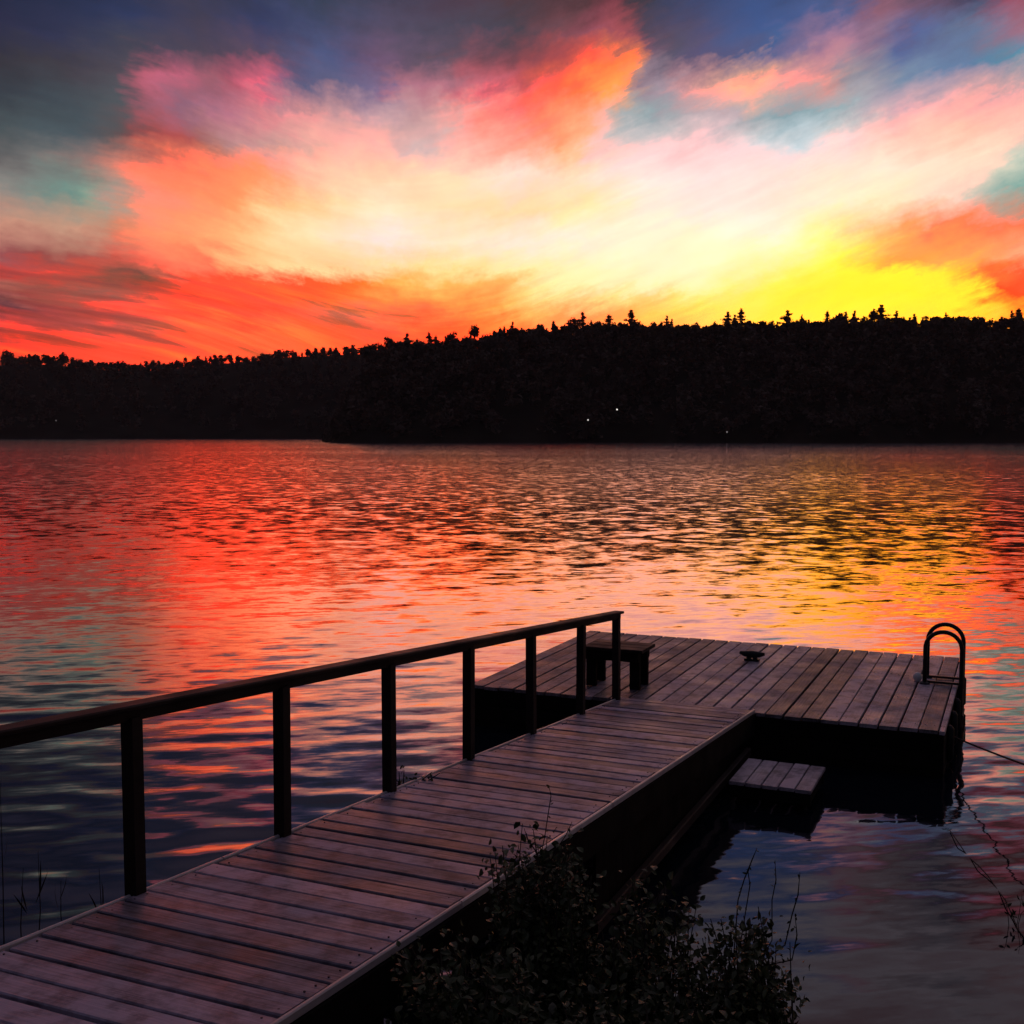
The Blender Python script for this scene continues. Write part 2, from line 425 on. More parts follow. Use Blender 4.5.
# ------------------------------------------------------------------ water
def water_mat():
    m, nt, b = new_mat('lake water'); L = nt.links
    nt.nodes.remove(b)
    out = nt.nodes['Material Output']
    g = N(nt, 'ShaderNodeNewGeometry')
    def slopes(scale, detail, rough, w):
        mp = N(nt, 'ShaderNodeMapping'); mp.inputs['Rotation'].default_value = (0, 0, R(-10)); 
        L.new(g.outputs['Position'], mp.inputs['Vector'])
        m2 = N(nt, 'ShaderNodeMapping'); m2.inputs['Scale'].default_value = scale
        L.new(mp.outputs[0], m2.inputs['Vector'])
        n = N(nt, 'ShaderNodeTexNoise'); n.inputs['Scale'].default_value = 1; n.inputs['Detail'].default_value = detail; n.inputs['Roughness'].default_value = rough
        L.new(m2.outputs[0], n.inputs['Vector'])
        v = N(nt, 'ShaderNodeVectorMath', operation='SUBTRACT'); L.new(n.outputs['Color'], v.inputs[0]); v.inputs[1].default_value = (.5, .5, .5)
        s = N(nt, 'ShaderNodeVectorMath', operation='MULTIPLY'); L.new(v.outputs[0], s.inputs[0]); s.inputs[1].default_value = w
        return s.outputs[0]
    # distance from this shore: fine ripples near, the longer chop of the open lake beyond
    ln = N(nt, 'ShaderNodeVectorMath', operation='LENGTH'); L.new(g.outputs['Position'], ln.inputs[0])
    far = N(nt, 'ShaderNodeMapRange'); far.inputs[1].default_value = 15; far.inputs[2].default_value = 70; far.inputs[3].default_value = 0.12; far.inputs[4].default_value = 1
    L.new(ln.outputs['Value'], far.inputs[0])
    far2 = N(nt, 'ShaderNodeMapRange'); far2.inputs[1].default_value = 60; far2.inputs[2].default_value = 350; far2.inputs[3].default_value = 1; far2.inputs[4].default_value = 1.15
    L.new(ln.outputs['Value'], far2.inputs[0])
    a = slopes((1.3, 1.15, 1), 4, 0.6, (0.20, 0.36, 0))
    gust = N(nt, 'ShaderNodeTexNoise'); gust.inputs['Scale'].default_value = 1; gust.inputs['Detail'].default_value = 3
    gm = N(nt, 'ShaderNodeMapping'); gm.inputs['Scale'].default_value = (0.012, 0.03, 1); L.new(g.outputs['Position'], gm.inputs['Vector']); L.new(gm.outputs[0], gust.inputs['Vector'])
    gr = N(nt, 'ShaderNodeMapRange'); gr.inputs[1].default_value = 0.35; gr.inputs[2].default_value = 0.65; gr.inputs[3].default_value = 0.6; gr.inputs[4].default_value = 1.25
    L.new(gust.outputs[0], gr.inputs[0])
    amp = math_node(nt, 'MULTIPLY', math_node(nt, 'MULTIPLY', far.outputs[0], far2.outputs[0]), gr.outputs[0])
    av = N(nt, 'ShaderNodeVectorMath', operation='SCALE'); L.new(a, av.inputs[0]); L.new(amp, av.inputs['Scale'])
    bsl = slopes((2.2, 7.0, 1), 4, 0.55, (0.06, 0.13, 0))
    s = N(nt, 'ShaderNodeVectorMath', operation='ADD'); L.new(av.outputs[0], s.inputs[0]); L.new(bsl, s.inputs[1])
    s2 = N(nt, 'ShaderNodeVectorMath', operation='ADD'); L.new(s.outputs[0], s2.inputs[0]); L.new(g.outputs['Normal'], s2.inputs[1])
    nn = N(nt, 'ShaderNodeVectorMath', operation='NORMALIZE'); L.new(s2.outputs[0], nn.inputs[0])
    fr = N(nt, 'ShaderNodeFresnel'); fr.inputs['IOR'].default_value = 1.85; L.new(nn.outputs[0], fr.inputs['Normal'])
    gl = N(nt, 'ShaderNodeBsdfGlossy'); rg = N(nt, 'ShaderNodeMapRange'); rg.inputs[1].default_value = 12; rg.inputs[2].default_value = 75; rg.inputs[3].default_value = 0.04; rg.inputs[4].default_value = 0.115; L.new(ln.outputs['Value'], rg.inputs[0]); L.new(rg.outputs[0], gl.inputs['Roughness']); L.new(nn.outputs[0], gl.inputs['Normal'])
    gl.inputs['Color'].default_value = (1, 0.90, 0.90, 1)
    df = N(nt, 'ShaderNodeBsdfDiffuse'); df.inputs['Color'].default_value = (0.006, 0.01, 0.016, 1)
    mx = N(nt, 'ShaderNodeMixShader'); L.new(fr.outputs[0], mx.inputs[0]); L.new(df.outputs[0], mx.inputs[1]); L.new(gl.outputs[0], mx.inputs[2])
    L.new(mx.outputs[0], out.inputs['Surface'])
    return m
M['water'] = water_mat()

def build_water():
    nr, nc = 760, 760
    r = 3.2 * (3000 / 3.2) ** (np.arange(nr) / (nr - 1))
    th = np.radians(np.linspace(-75, 75, nc))
    RR, TT = np.meshgrid(r, th, indexing='ij')
    X, Y = RR * np.sin(TT), RR * np.cos(TT)
    dr = RR * (math.log(3000 / 3.2) / (nr - 1))
    Z = np.zeros_like(X)
    ncmp = 70
    lam = np.concatenate([0.34 * (0.8 / 0.34) ** rng.random(34), 0.2 * (2.2 / 0.2) ** rng.random(ncmp - 34)])
    ang = R(8) + np.concatenate([rng.normal(R(3), R(13), 34), rng.normal(0, R(26), ncmp - 34)])
    for l, a in zip(lam, ang):
        k = 2 * math.pi / l
        kx, ky = -math.sin(a) * k, math.cos(a) * k
        ph = rng.random() * 6.283
        sl = 0.0098 if l < 0.8 else 0.0060 * 0.8 / l
        w = np.clip((l / dr - 2.5) / 3.0, 0, 1)
        Z += w * sl / k * np.sin(kx * X + ky * Y + ph)
    # the water behind the gangway and the raft lies in their lee
    uu = (X - 1.27) * math.sin(AZ) + (Y - 13.4) * math.cos(AZ)
    vv = (X - 1.27) * math.cos(AZ) - (Y - 13.4) * math.sin(AZ)
    lee = np.clip((vv - 0.8) / 1.5, 0, 1) * np.clip((1.5 - uu) / 3.0, 0, 1)
    Z *= 1 - 0.72 * lee * np.clip((9.5 - vv) / 4, 0, 1)
    V = np.stack([X.ravel(), Y.ravel(), Z.ravel()], 1)
    i, j = np.meshgrid(np.arange(nr - 1), np.arange(nc - 1), indexing='ij')
    a = (i * nc + j).ravel()
    F = np.stack([a, a + 1, a + nc + 1, a + nc], 1)
    o = bpy.data.objects.new('water', np_mesh('water', V, F, M['water']))
    col.objects.link(o)
    tag(o, 'rippled lake water reflecting the red and orange sunset', 'water', kind='structure')
build_water()

# near bank under the photographer's feet
def bank_z(x, y):
    t = y + 0.35 * math.sin(x * 0.7) + 0.2 * math.sin(x * 1.9 + 1)
    pts = [(-60, 4.0), (-10, 2.3), (2.2, 2.0), (3.0, 1.6), (4.0, 0.85), (5.0, 0.12), (5.6, -0.25), (8, -1.2), (14, -2.5)]
    for (a, za), (b, zb) in zip(pts, pts[1:]):
        if t <= b:
            return za + (zb - za) * max(0, (t - a) / (b - a))
    return -2.5
bm_ = MB()
xs = [-80 + 2 * i for i in range(37)] + [-7 + 0.35 * i for i in range(41)] + [8 + 2 * i for i in range(37)]
ys = [-60, -40, -25, -15, -10, -6, -3] + [-1 + 0.3 * i for i in range(34)] + [10, 14]
V = [(x, y, bank_z(x, y) + (0.04 * math.sin(x * 5 + y * 3) * math.cos(y * 4.3 - x) if y > -3 else 0)) for y in ys for x in xs]
F = [(j * len(xs) + i, j * len(xs) + i + 1, (j + 1) * len(xs) + i + 1, (j + 1) * len(xs) + i) for j in range(len(ys) - 1) for i in range(len(xs) - 1)]
bm_.add(V, F)
tag(bm_.build('ground', M['soil'], None, True), 'dark earth bank sloping down into the lake', 'ground', kind='structure')

# ------------------------------------------------------------------ gangway
U = Vector((math.sin(AZ), math.cos(AZ), 0))     # towards the raft
W = Vector((math.cos(AZ), -math.sin(AZ), 0))    # to its right
UP = Vector((0, 0, 1))
END_L = at_z(621, 697, 0.53)
SLOPE = 0.0800
WIDTH = 1.56
def gp(s, v, dz=0.0):                            # s metres back from the raft, v to the right of the left edge
    p = END_L - U * s + W * v
    return Vector((p.x, p.y, 0.53 + s * SLOPE + dz))
GU = (U - UP * SLOPE).normalized()               # down the slope
GN = W.cross(GU).normalized()                    # deck normal
if GN.z < 0: GN = -GN
GLEN = 12.2
gang = thing('gangway', gp(GLEN / 2, WIDTH / 2, -0.5), 'long weathered plank gangway with one dark handrail sloping down to the raft', 'gangway')
mb = MB(); s = 0.0
while s < GLEN:
    wd = 0.166 + random.uniform(-0.012, 0.010)
    jz = random.uniform(-0.006, 0.006)
    o = gp(s + wd / 2, WIDTH / 2 + random.uniform(-0.006, 0.006), -0.04) + GN * jz
    mb.box(o, W + UP * random.uniform(-.004, .004) + GU * random.uniform(-.003, .003), GU, GN, WIDTH - 0.05, wd, 0.04, random.random(), 0.006)
    for v in (0.075, WIDTH - 0.075):
        for k in (-1, 1):
            if random.random() < .3: continue
            q = gp(s + wd / 2 + k * wd * .27 + random.uniform(-.008, .008), v + random.uniform(-.01, .01), 0.0) + GN * (jz - 0.004)
            mb.tube([q, q + GN * 0.0075], 0.0055, 6, -0.6)
    s += wd + random.uniform(0.013, 0.03)
deck = mb.build('deck', M['gang_wood'], gang)
for side, v in ((-1, 0.0), (1, WIDTH)):
    mb = MB()
    s = 0
    while s < GLEN - 0.1:                       # butted edge boards, set a little proud of the planks
        ln = min(2.44, GLEN - s)
        o = gp(s + ln / 2, v, -0.036)
        mb.box(o, GU, W, GN, ln - 0.006, 0.024, 0.045 + random.uniform(-.002, .003), random.random(), 0.006)
        s += ln
    mb.build('edge_board', M['trim'], gang)
    mb = MB()
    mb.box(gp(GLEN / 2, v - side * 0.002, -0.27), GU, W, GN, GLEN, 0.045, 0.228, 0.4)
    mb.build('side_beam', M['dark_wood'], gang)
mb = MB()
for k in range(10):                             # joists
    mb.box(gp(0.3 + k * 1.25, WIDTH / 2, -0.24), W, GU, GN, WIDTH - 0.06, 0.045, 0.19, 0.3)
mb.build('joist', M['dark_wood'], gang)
# skirt of dark boards on the right hand side, down to a low stringer
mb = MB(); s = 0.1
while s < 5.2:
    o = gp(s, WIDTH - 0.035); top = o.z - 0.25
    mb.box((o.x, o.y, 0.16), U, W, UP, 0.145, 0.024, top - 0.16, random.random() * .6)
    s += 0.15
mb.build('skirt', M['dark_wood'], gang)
mb = MB()
a, b = gp(0.4, WIDTH + 0.03), gp(5.3, WIDTH + 0.03)
a.z = b.z = 0.17
mb.box(((a.x + b.x) / 2, (a.y + b.y) / 2, 0.12), U, W, UP, (a - b).length, 0.06, 0.09, 0.9, 0.008)
mb.build('stringer', M['rail_wood'], gang)
for s in (0.5, 3.0, 5.4, 8.0):                  # piles
    for v in (0.12, WIDTH - 0.15):
        mb = MB(); p = gp(s, v)
        mb.tube([(p.x, p.y, -2.4), (p.x, p.y, p.z - 0.27)], 0.07, 10, 0.3)
        mb.build('pile', M['dark_wood'], gang, True)
# railing
POST_S = []
for px in (135, 282, 389, 468, 531, 580, 616):
    lo, hi = -1.0, 12.0                          # the foot of the post on the left edge, seen in this column
    for _ in range(60):
        mid = (lo + hi) / 2
        p = gp(mid, 0.0); q = 512 + F_PX * p.x / (p.y * math.cos(PITCH) + (CAM_Z - p.z) * math.sin(PITCH))
        if q > px: lo = mid
        else: hi = mid
    POST_S.append(lo)
POST_S += [POST_S[0] + 1.38, POST_S[0] + 2.76]
RAIL_H = 0.985
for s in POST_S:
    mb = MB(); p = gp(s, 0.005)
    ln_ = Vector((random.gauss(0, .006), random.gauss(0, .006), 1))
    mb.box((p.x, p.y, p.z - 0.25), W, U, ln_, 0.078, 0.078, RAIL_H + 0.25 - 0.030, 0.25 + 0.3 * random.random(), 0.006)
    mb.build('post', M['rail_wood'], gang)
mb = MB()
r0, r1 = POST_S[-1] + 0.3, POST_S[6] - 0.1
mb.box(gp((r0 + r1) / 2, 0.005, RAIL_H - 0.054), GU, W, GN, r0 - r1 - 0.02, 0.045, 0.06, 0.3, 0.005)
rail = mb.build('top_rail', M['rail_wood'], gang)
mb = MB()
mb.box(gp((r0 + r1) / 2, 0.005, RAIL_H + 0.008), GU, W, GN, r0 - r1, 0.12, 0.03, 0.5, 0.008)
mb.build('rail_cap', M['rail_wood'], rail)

# ------------------------------------------------------------------ swim raft
RZ = 0.50
C_NL, C_NR, C_BR, C_BL = at_z(483, 686, RZ), at_z(945, 731.5, RZ), at_z(965, 660, RZ), at_z(588, 632, RZ)
RAFT_W = 5.52
RAFT_D = 4.3
RO = Vector((C_NR.x, C_NR.y, 0)) - W * RAFT_W * 0.5 + U * RAFT_D * 0.5
def rp(a, b, z=RZ):                              # a to the right, b towards the far side, from the centre
    p = RO + W * a + U * b
    return Vector((p.x, p.y, z))
raft = thing('swim_raft', (RO.x, RO.y, 0), 'broad square timber swim raft with weathered planks and dark sides', 'raft')
mb = MB(); a = -RAFT_W / 2
while a < RAFT_W / 2 - 0.05:
    wd = min(0.184 + random.uniform(-.004, .004), RAFT_W / 2 - a)
    t = random.random()
    cut = 0.0 if random.random() < 0.55 else random.uniform(-1.2, 1.2)
    jz = random.uniform(-0.004, 0.004)
    pieces = [(-RAFT_D / 2, RAFT_D / 2)] if cut == 0 else [(-RAFT_D / 2, cut - 0.003), (cut + 0.003, RAFT_D / 2)]
    for (b0, b1) in pieces:
        e0 = b0 + (random.uniform(-.012, .006) if b0 < -2 else 0); e1 = b1 + (random.uniform(-.006, .012) if b1 > 2 else 0)
        mb.box(rp(a + wd / 2, (e0 + e1) / 2, RZ - 0.04 + jz), U, W, UP, e1 - e0, wd, 0.04, t + random.uniform(-.1, .1), 0.005)
    for b_ in (-1.95, -0.65, 0.65, 1.95):
        for k in (-1, 1):
            q = rp(a + wd / 2 + k * wd * .27 + random.uniform(-.008, .008), b_ + random.uniform(-.015, .015), RZ + jz - 0.004)
            mb.tube([q, q + UP * 0.0075], 0.0055, 6, -0.6)
    a += wd + random.uniform(0.012, 0.026)
mb.build('deck', M['raft_wood'], raft)
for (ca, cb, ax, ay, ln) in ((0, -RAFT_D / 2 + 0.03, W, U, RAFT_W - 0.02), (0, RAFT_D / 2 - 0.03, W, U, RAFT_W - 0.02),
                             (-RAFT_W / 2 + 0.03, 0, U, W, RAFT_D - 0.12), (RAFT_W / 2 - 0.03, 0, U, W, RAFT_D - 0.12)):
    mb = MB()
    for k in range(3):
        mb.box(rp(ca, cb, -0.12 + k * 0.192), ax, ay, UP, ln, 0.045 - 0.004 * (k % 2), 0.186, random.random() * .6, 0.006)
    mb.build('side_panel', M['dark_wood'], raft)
for (ca, cb) in ((-1.8, -1.4), (0, -1.4), (1.8, -1.4), (-1.8, 1.4), (0, 1.4), (1.8, 1.4)):
    mb = MB(); p = rp(ca, cb, 0.15)
    mb.tube([p - W * 0.45, p - W * 0.42, p + W * 0.42, p + W * 0.45], [0.24, 0.28, 0.28, 0.24], 14)
    mb.build('float_drum', M['black'], raft, True)
for b_ in (-1.6, -0.9, -0.2, 0.5, 1.2):           # rubbing fenders hung on the right hand side
    mb = MB()
    p = rp(RAFT_W / 2 + 0.02, b_, 0.30)
    mb.tube([p - UP * 0.26, p - UP * 0.22, p + UP * 0.10, p + UP * 0.14], [0.02, 0.05, 0.05, 0.02], 8)
    mb.build('rub_fender', M['black'], raft, True)

# ------------------------------------------------------------------ low step beside the gangway
SZ = 0.225
s_fl, s_fr, s_br, s_bl = at_z(731, 781, SZ), at_z(809, 791, SZ), at_z(822, 769, SZ), at_z(752, 756, SZ)
sc_ = (s_fl + s_fr + s_br + s_bl) / 4
SW, SD = 0.80, 0.86
step = thing('boarding_step', (sc_.x, sc_.y, 0), 'low pale plank step close to the water between gangway and raft', 'step')
def spt(a, b, z=SZ):
    p = sc_ + W * a + U * b
    return Vector((p.x, p.y, z))
mb = MB(); n = 5
for i in range(n):
    wd = SW / n - 0.012
    mb.box(spt(-SW / 2 + (i + .5) * SW / n, random.uniform(-.01, .01), SZ - 0.035), U, W, UP, SD, wd, 0.035, 0.45 + random.random() * .55, 0.005)
mb.build('deck', M['raft_wood'], step)
mb = MB()
mb.box(spt(0, -SD / 2 + 0.05, SZ - 0.16), W, U, UP, SW - 0.03, 0.045, 0.123, 0.3, 0.004)
mb.box(spt(0, SD / 2 - 0.05, SZ - 0.16), W, U, UP, SW - 0.03, 0.045, 0.123, 0.3, 0.004)
mb.box(spt(-SW / 2 + 0.05, 0, SZ - 0.16), U, W, UP, SD - 0.19, 0.045, 0.121, 0.3, 0.004)
mb.box(spt(SW / 2 - 0.05, 0, SZ - 0.16), U, W, UP, SD - 0.19, 0.045, 0.121, 0.3, 0.004)
mb.build('frame', M['dark_wood'], step)
for a in (-1, 1):
    for b in (-1, 1):
        mb = MB(); p = spt(a * (SW / 2 - 0.11), b * (SD / 2 - 0.12))
        mb.tube([(p.x, p.y, -2.3), (p.x, p.y, SZ - 0.04)], 0.045, 8)
        mb.build('leg', M['dark_wood'], step, True)

# ------------------------------------------------------------------ bench on the raft
b_fl, b_fr, b_bl, b_br = at_z(588, 686, RZ), at_z(633.5, 690, RZ), at_z(601.5, 680, RZ), at_z(647, 684, RZ)
bc = (b_fl + b_fr + b_bl + b_br) / 4
bench = thing('bench', (bc.x, bc.y, RZ + 0.005), 'small dark wooden bench on the raft beside the end of the handrail', 'bench')
BW, BD, BH = 0.60, 0.42, 0.50
def bp_(a, b, z):
    p = bc + W * a + U * b
    return Vector((p.x, p.y, z))
Z0 = RZ + 0.004
for a in (-1, 1):
    for b in (-1, 1):
        mb = MB()
        mb.box(bp_(a * (BW / 2 - 0.02), b * (BD / 2 - 0.05), Z0), W, U, UP, 0.125, 0.06, BH - 0.04, 0.3, 0.005)
        mb.build('leg', M['dark_wood'], bench)
mb = MB()
for b in (-1, 1):
    mb.box(bp_(0, b * (BD / 2 + 0.0), Z0 + BH - 0.16), W, U, UP, BW + 0.08, 0.038, 0.12, 0.3, 0.004)
mb.build('apron', M['dark_wood'], bench)
mb = MB()
for i in range(3):
    mb.box(bp_(0.02, (i - 1) * (BD + 0.12) / 3, Z0 + BH - 0.04), W, U, UP, BW + 0.16, (BD + 0.12) / 3 - 0.008, 0.04, 0.3 + .2 * i, 0.006)
mb.build('seat', M['rail_wood'], bench)

# ------------------------------------------------------------------ swim ladder
ld0 = at_z(924.5, 684, RZ)                       # foot of the near hoop on the deck
rel = ld0 - RO
lb = rel.x * U.x + rel.y * U.y
la0 = rel.x * W.x + rel.y * W.y
la1 = RAFT_W / 2 + 0.045
ladder = thing('swim_ladder', rp(la0, lb + 0.2), 'dark metal swim ladder with two arched handrails at the raft edge', 'ladder')
hw = (la1 - la0) / 2
for k, (db, hh) in enumerate(((0.0, 0.665), (0.40, 0.70))):
    mb = MB(); pts = [rp(la0, lb + db, RZ + 0.003), rp(la0, lb + db, RZ + hh - hw)]
    for i in range(1, 16):
        t = math.pi * i / 16
        pts.append(rp(la0 + hw - hw * math.cos(t), lb + db, RZ + hh - hw + hw * math.sin(t)))
    pts += [rp(la1, lb + db, RZ + hh - hw), rp(la1, lb + db, 0.2), rp(la1, lb + db, -0.7)]
    mb.tube(pts, 0.026, 10)
    rl = mb.build('handrail', M['iron'], ladder, True)
    mb = MB(); p = rp(la0, lb + db, RZ + 0.004)
    mb.tube([p, p + UP * 0.012, p + UP * 0.03], [0.065, 0.06, 0.03], 14)
    mb.build('flange', M['iron'], rl, True)
for z in (0.12, -0.15, -0.42):
    mb = MB(); mb.box(rp(la1, lb + 0.21, z), U, W, UP, 0.42, 0.07, 0.025, 0.4, 0.004)
    mb.build('rung', M['iron'], ladder)
for db in (0.04, 0.38):
    mb = MB(); p = rp((la0 + la1) / 2, lb + db, RZ + 0.012)
    mb.box(p, W, U, UP, la1 - la0, 0.035, 0.03, 0.4, 0.004)
    mb.build('cross_bar', M['iron'], ladder)
mb = MB(); p = at_z(917.5, 681, RZ)
mb.ball((p.x, p.y, RZ + 0.055), 0.058, 12, 8); mb.tube([(p.x, p.y, RZ + 0.002), (p.x, p.y, RZ + 0.02)], [0.045, 0.03], 12)
tag(mb.build('knob', M['white'], None, True), 'small round white knob on the raft planks at the foot of the ladder', 'knob')

# cleat
p = at_z(752, 661, RZ)
cl = thing('mooring_cleat', (p.x, p.y, RZ + 0.004), 'black mooring cleat lying dark on the far planks of the raft', 'cleat')
mb = MB()
mb.box((p.x, p.y, RZ + 0.004), W, U, UP, 0.2, 0.09, 0.03, 0.5, 0.004)
for k in (-1, 1):
    q = Vector((p.x, p.y, RZ + 0.015)) + W * 0.045 * k
    mb.tube([q, q + UP * 0.075], [0.036, 0.032], 8)
mb.build('base', M['black'], cl)
mb = MB()
q = Vector((p.x, p.y, RZ + 0.095))
mb.tube([q - W * 0.17 + UP * 0.012, q - W * 0.1, q, q + W * 0.1, q + W * 0.17 + UP * 0.012], [0.02, 0.04, 0.05, 0.04, 0.02], 10)
mb.build('horn', M['black'], cl, True)

# ------------------------------------------------------------------ ropes
def cat(p0, p1, sag, n=14):
    p0, p1 = Vector(p0), Vector(p1)
    return [p0.lerp(p1, i / n) - UP * sag * 4 * (i / n) * (1 - i / n) for i in range(n + 1)]
rb = (13.0 - RO.y) / U.y
pa = rp(RAFT_W / 2 + 0.012, -1.25, 0.24)
mb = MB(); pts = cat(pa, (4.6, 9.0, 0.80), 0.02) + cat((4.6, 9.0, 0.80), (4.2, 3.0, bank_z(4.2, 3.0) + 0.05), 0.05)[1:]
mb.tube(pts, 0.010, 6)
tag(mb.build('mooring_rope', M['rope'], None, True), 'taut dark mooring rope running from the raft side towards the near shore', 'rope')
mb = MB(); pts = []
for i, (x, y) in enumerate(((950, 832), (958, 845), (968, 856), (978, 868), (988, 878), (998, 890), (1006, 905), (1018, 930), (1040, 960))):
    q = at_z(x, y, 0.0); pts.append((q.x, q.y, 0.012 + 0.02 * math.sin(i * 2.3)))
mb.tube(pts, 0.005, 6)
tag(mb.build('slack_rope', M['rope'], None, True), 'slack dark line floating half sunk in the calm water by the raft corner', 'rope')

# ------------------------------------------------------------------ far shore, forest
RIDGE = [(-700, 352), (-300, 356), (0, 357), (30, 355), (70, 358), (100, 361), (160, 362), (200, 357), (230, 355), (300, 349), (340, 347), (370, 346), (400, 342), (440, 340),
         (490, 335), (512, 327), (560, 326), (600, 323), (660, 324), (700, 325), (740, 321), (780, 323), (830, 320), (870, 318), (900, 319),
         (930, 317), (980, 318), (1024, 316), (1300, 312), (1900, 320)]
HEAD = [(322, 438), (340, 405), (358, 372), (375, 350), (400, 342)]
def interp(tab, x):
    if x <= tab[0][0]: return tab[0][1]
    for (a, ya), (b, yb) in zip(tab, tab[1:]):
        if x <= b: return ya + (yb - ya) * (x - a) / (b - a)
    return tab[-1][1]
def elev(py): return math.tan(math.atan((512 - py) / F_PX) - PITCH)
TREE_H = 9.0
def far_ground(px_tab, d0, d1, x0, x1, name, label, th):
    V, F = [], []
    cols = list(range(x0, x1 + 1, 10)); K = 9
    for x in cols:
        e = elev(px_tab(x))
        a = math.atan((x - 512) / F_PX)
        zt = max(1.0, CAM_Z + e * d1 - th)
        wob = 12 * math.sin(x * 0.013) + 7 * math.sin(x * 0.041 + 1)
        for k in range(K + 1):
            t = k / K
            d = (d0 + wob) * (1 - t) + d1 * t if k < K else d1 + 160
            z = -0.6 + (zt + 0.6) * (math.sin(min(t * 1.125, 1) * math.pi / 2) ** 1.1) if k < K else zt - 6
            V.append((d * math.tan(a), d, z))
    n = K + 1
    for i in range(len(cols) - 1):
        for k in range(K):
            F.append((i * n + k, (i + 1) * n + k, (i + 1) * n + k + 1, i * n + k + 1))
    b = MB(); b.add(V, F)
    return tag(b.build(name, M['hill'], None, True), label, 'hills', kind='structure'), V, n, len(cols)
def near_prof(x): return interp(HEAD, x) if x < 400 else interp(RIDGE, x)
def left_prof(x): return interp(RIDGE, x) if x < 400 else interp(RIDGE, 400) + (x - 400) * 0.1
hn, VN, nN, cN = far_ground(near_prof, 478, 700, 322, 1900, 'hills', 'dark wooded ridge across the lake on the right', 10.0)
hf, VF, nF, cF = far_ground(left_prof, 900, 1200, -700, 520, 'far_hills', 'lower wooded shore across the lake on the left', 11.0)

def tri_cloud(centres, size, flat=0.6):
    """ragged foliage: one small triangle per centre"""
    n = len(centres)
    d = rng.normal(0, 1, (n, 3, 3)); d[:, :, 2] *= flat
    d /= np.linalg.norm(d, axis=2, keepdims=True)
    sz = size * rng.uniform(0.6, 1.3, (n, 1, 1)) if np.isscalar(size) else size[:, None, None] * rng.uniform(0.6, 1.3, (n, 1, 1))
    return (centres[:, None, :] + d * sz).reshape(-1, 3)
def pine_pts(h, w, n, gap=0.25):
    """whorled, uneven conifer crown: separate limbs with foliage along them and a pointed leader"""
    tiers = int(9 + rng.random() * 4)
    P = []
    limbs = []
    for k in range(tiers):
        t = (k + 0.5 * rng.random()) / tiers
        reach = w / 2 * (1 - t) ** 0.8 * rng.uniform(0.55, 1.15) + 0.35
        for j in range(rng.integers(4, 7)):
            limbs.append((t, reach * rng.uniform(0.6, 1.15), rng.random() * 6.283, rng.uniform(0.0, 0.35)))
    per = max(2, int(n * 0.86 / len(limbs)))
    for t, reach, a, up in limbs:
        u = rng.random(per) ** 0.7
        r = reach * u
        z = h * (gap + (0.95 - gap) * t) + r * up
        sp = 0.10 * reach + 0.12
        P.append(np.stack([r * np.cos(a) + rng.normal(0, sp, per), r * np.sin(a) + rng.normal(0, sp, per), z + rng.normal(0, 0.22, per)], 1))
    m = max(3, n - per * len(limbs))
    q = rng.random(m)
    P.append(np.stack([rng.normal(0, 0.28, m) * (1.1 - q), rng.normal(0, 0.28, m) * (1.1 - q), h * (0.55 + 0.45 * q)], 1))
    P = np.concatenate(P)
    return P[rng.permutation(len(P))]
def leafy_pts(h, w, n):
    k = 7
    cs = rng.normal(0, 1, (k, 3)); cs /= np.linalg.norm(cs, axis=1, keepdims=True)
    cs *= rng.uniform(0.2, 0.6, (k, 1)); 
    c = cs[rng.integers(0, k, n)]
    p = rng.normal(0, 1, (n, 3)); p /= np.linalg.norm(p, axis=1, keepdims=True); p *= 0.42 * rng.random((n, 1)) ** 0.4
    q = (c + p)
    return np.stack([q[:, 0] * w / 2, q[:, 1] * w / 2, h * 0.62 + q[:, 2] * h * 0.38], 1)
def trunk_mb(h, r, lean=0.0):
    b = MB()
    b.tube([(0, 0, -1.5), (0, 0, 0), (lean * .3, 0, h * .5), (lean, 0, h * .96)], [r * 1.3, r, r * .6, r * .12], 6)
    return b
KINDS = []
for i in range(6):
    h, w = rng.uniform(17, 21), rng.uniform(12, 17)
    P = pine_pts(h, w, 1300, .05); P[:, 0] *= rng.uniform(.8, 1.25)
    KINDS.append(('pine_tree', h, trunk_mb(h, 0.3, rng.normal(0, .4)).mesh('trunk', M['bark'], True), np_mesh('crown', tri_cloud(P, 0.75), np.arange(len(P) * 3).reshape(-1, 3), M['crown'], False)))
for i in range(4):
    h, w = rng.uniform(13, 17), rng.uniform(9, 13)
    P = leafy_pts(h, w, 480)
    KINDS.append(('leafy_tree', h, trunk_mb(h * .75, 0.3, 0).mesh('trunk', M['bark'], True), np_mesh('crown', tri_cloud(P, 1.2, .9), np.arange(len(P) * 3).reshape(-1, 3), M['crown'], False)))
def skyline_tree(kind, loc, sc, rz, label, group, cat_, wide=1.0):
    nm, h, tm, cm = KINDS[kind]
    o = thing(nm, loc, label, cat_, group)
    o.scale = (sc * wide * rng.uniform(.85, 1.15), sc * wide * rng.uniform(.85, 1.15), sc); o.rotation_euler = (0, 0, rz)
    for n_, me in (('trunk', tm), ('crown', cm)):
        c = bpy.data.objects.new(n_, me); col.objects.link(c); c.parent = o
    return o
def ridge_xy(x, d):
    a = math.atan((x - 512) / F_PX); return d * math.tan(a), d
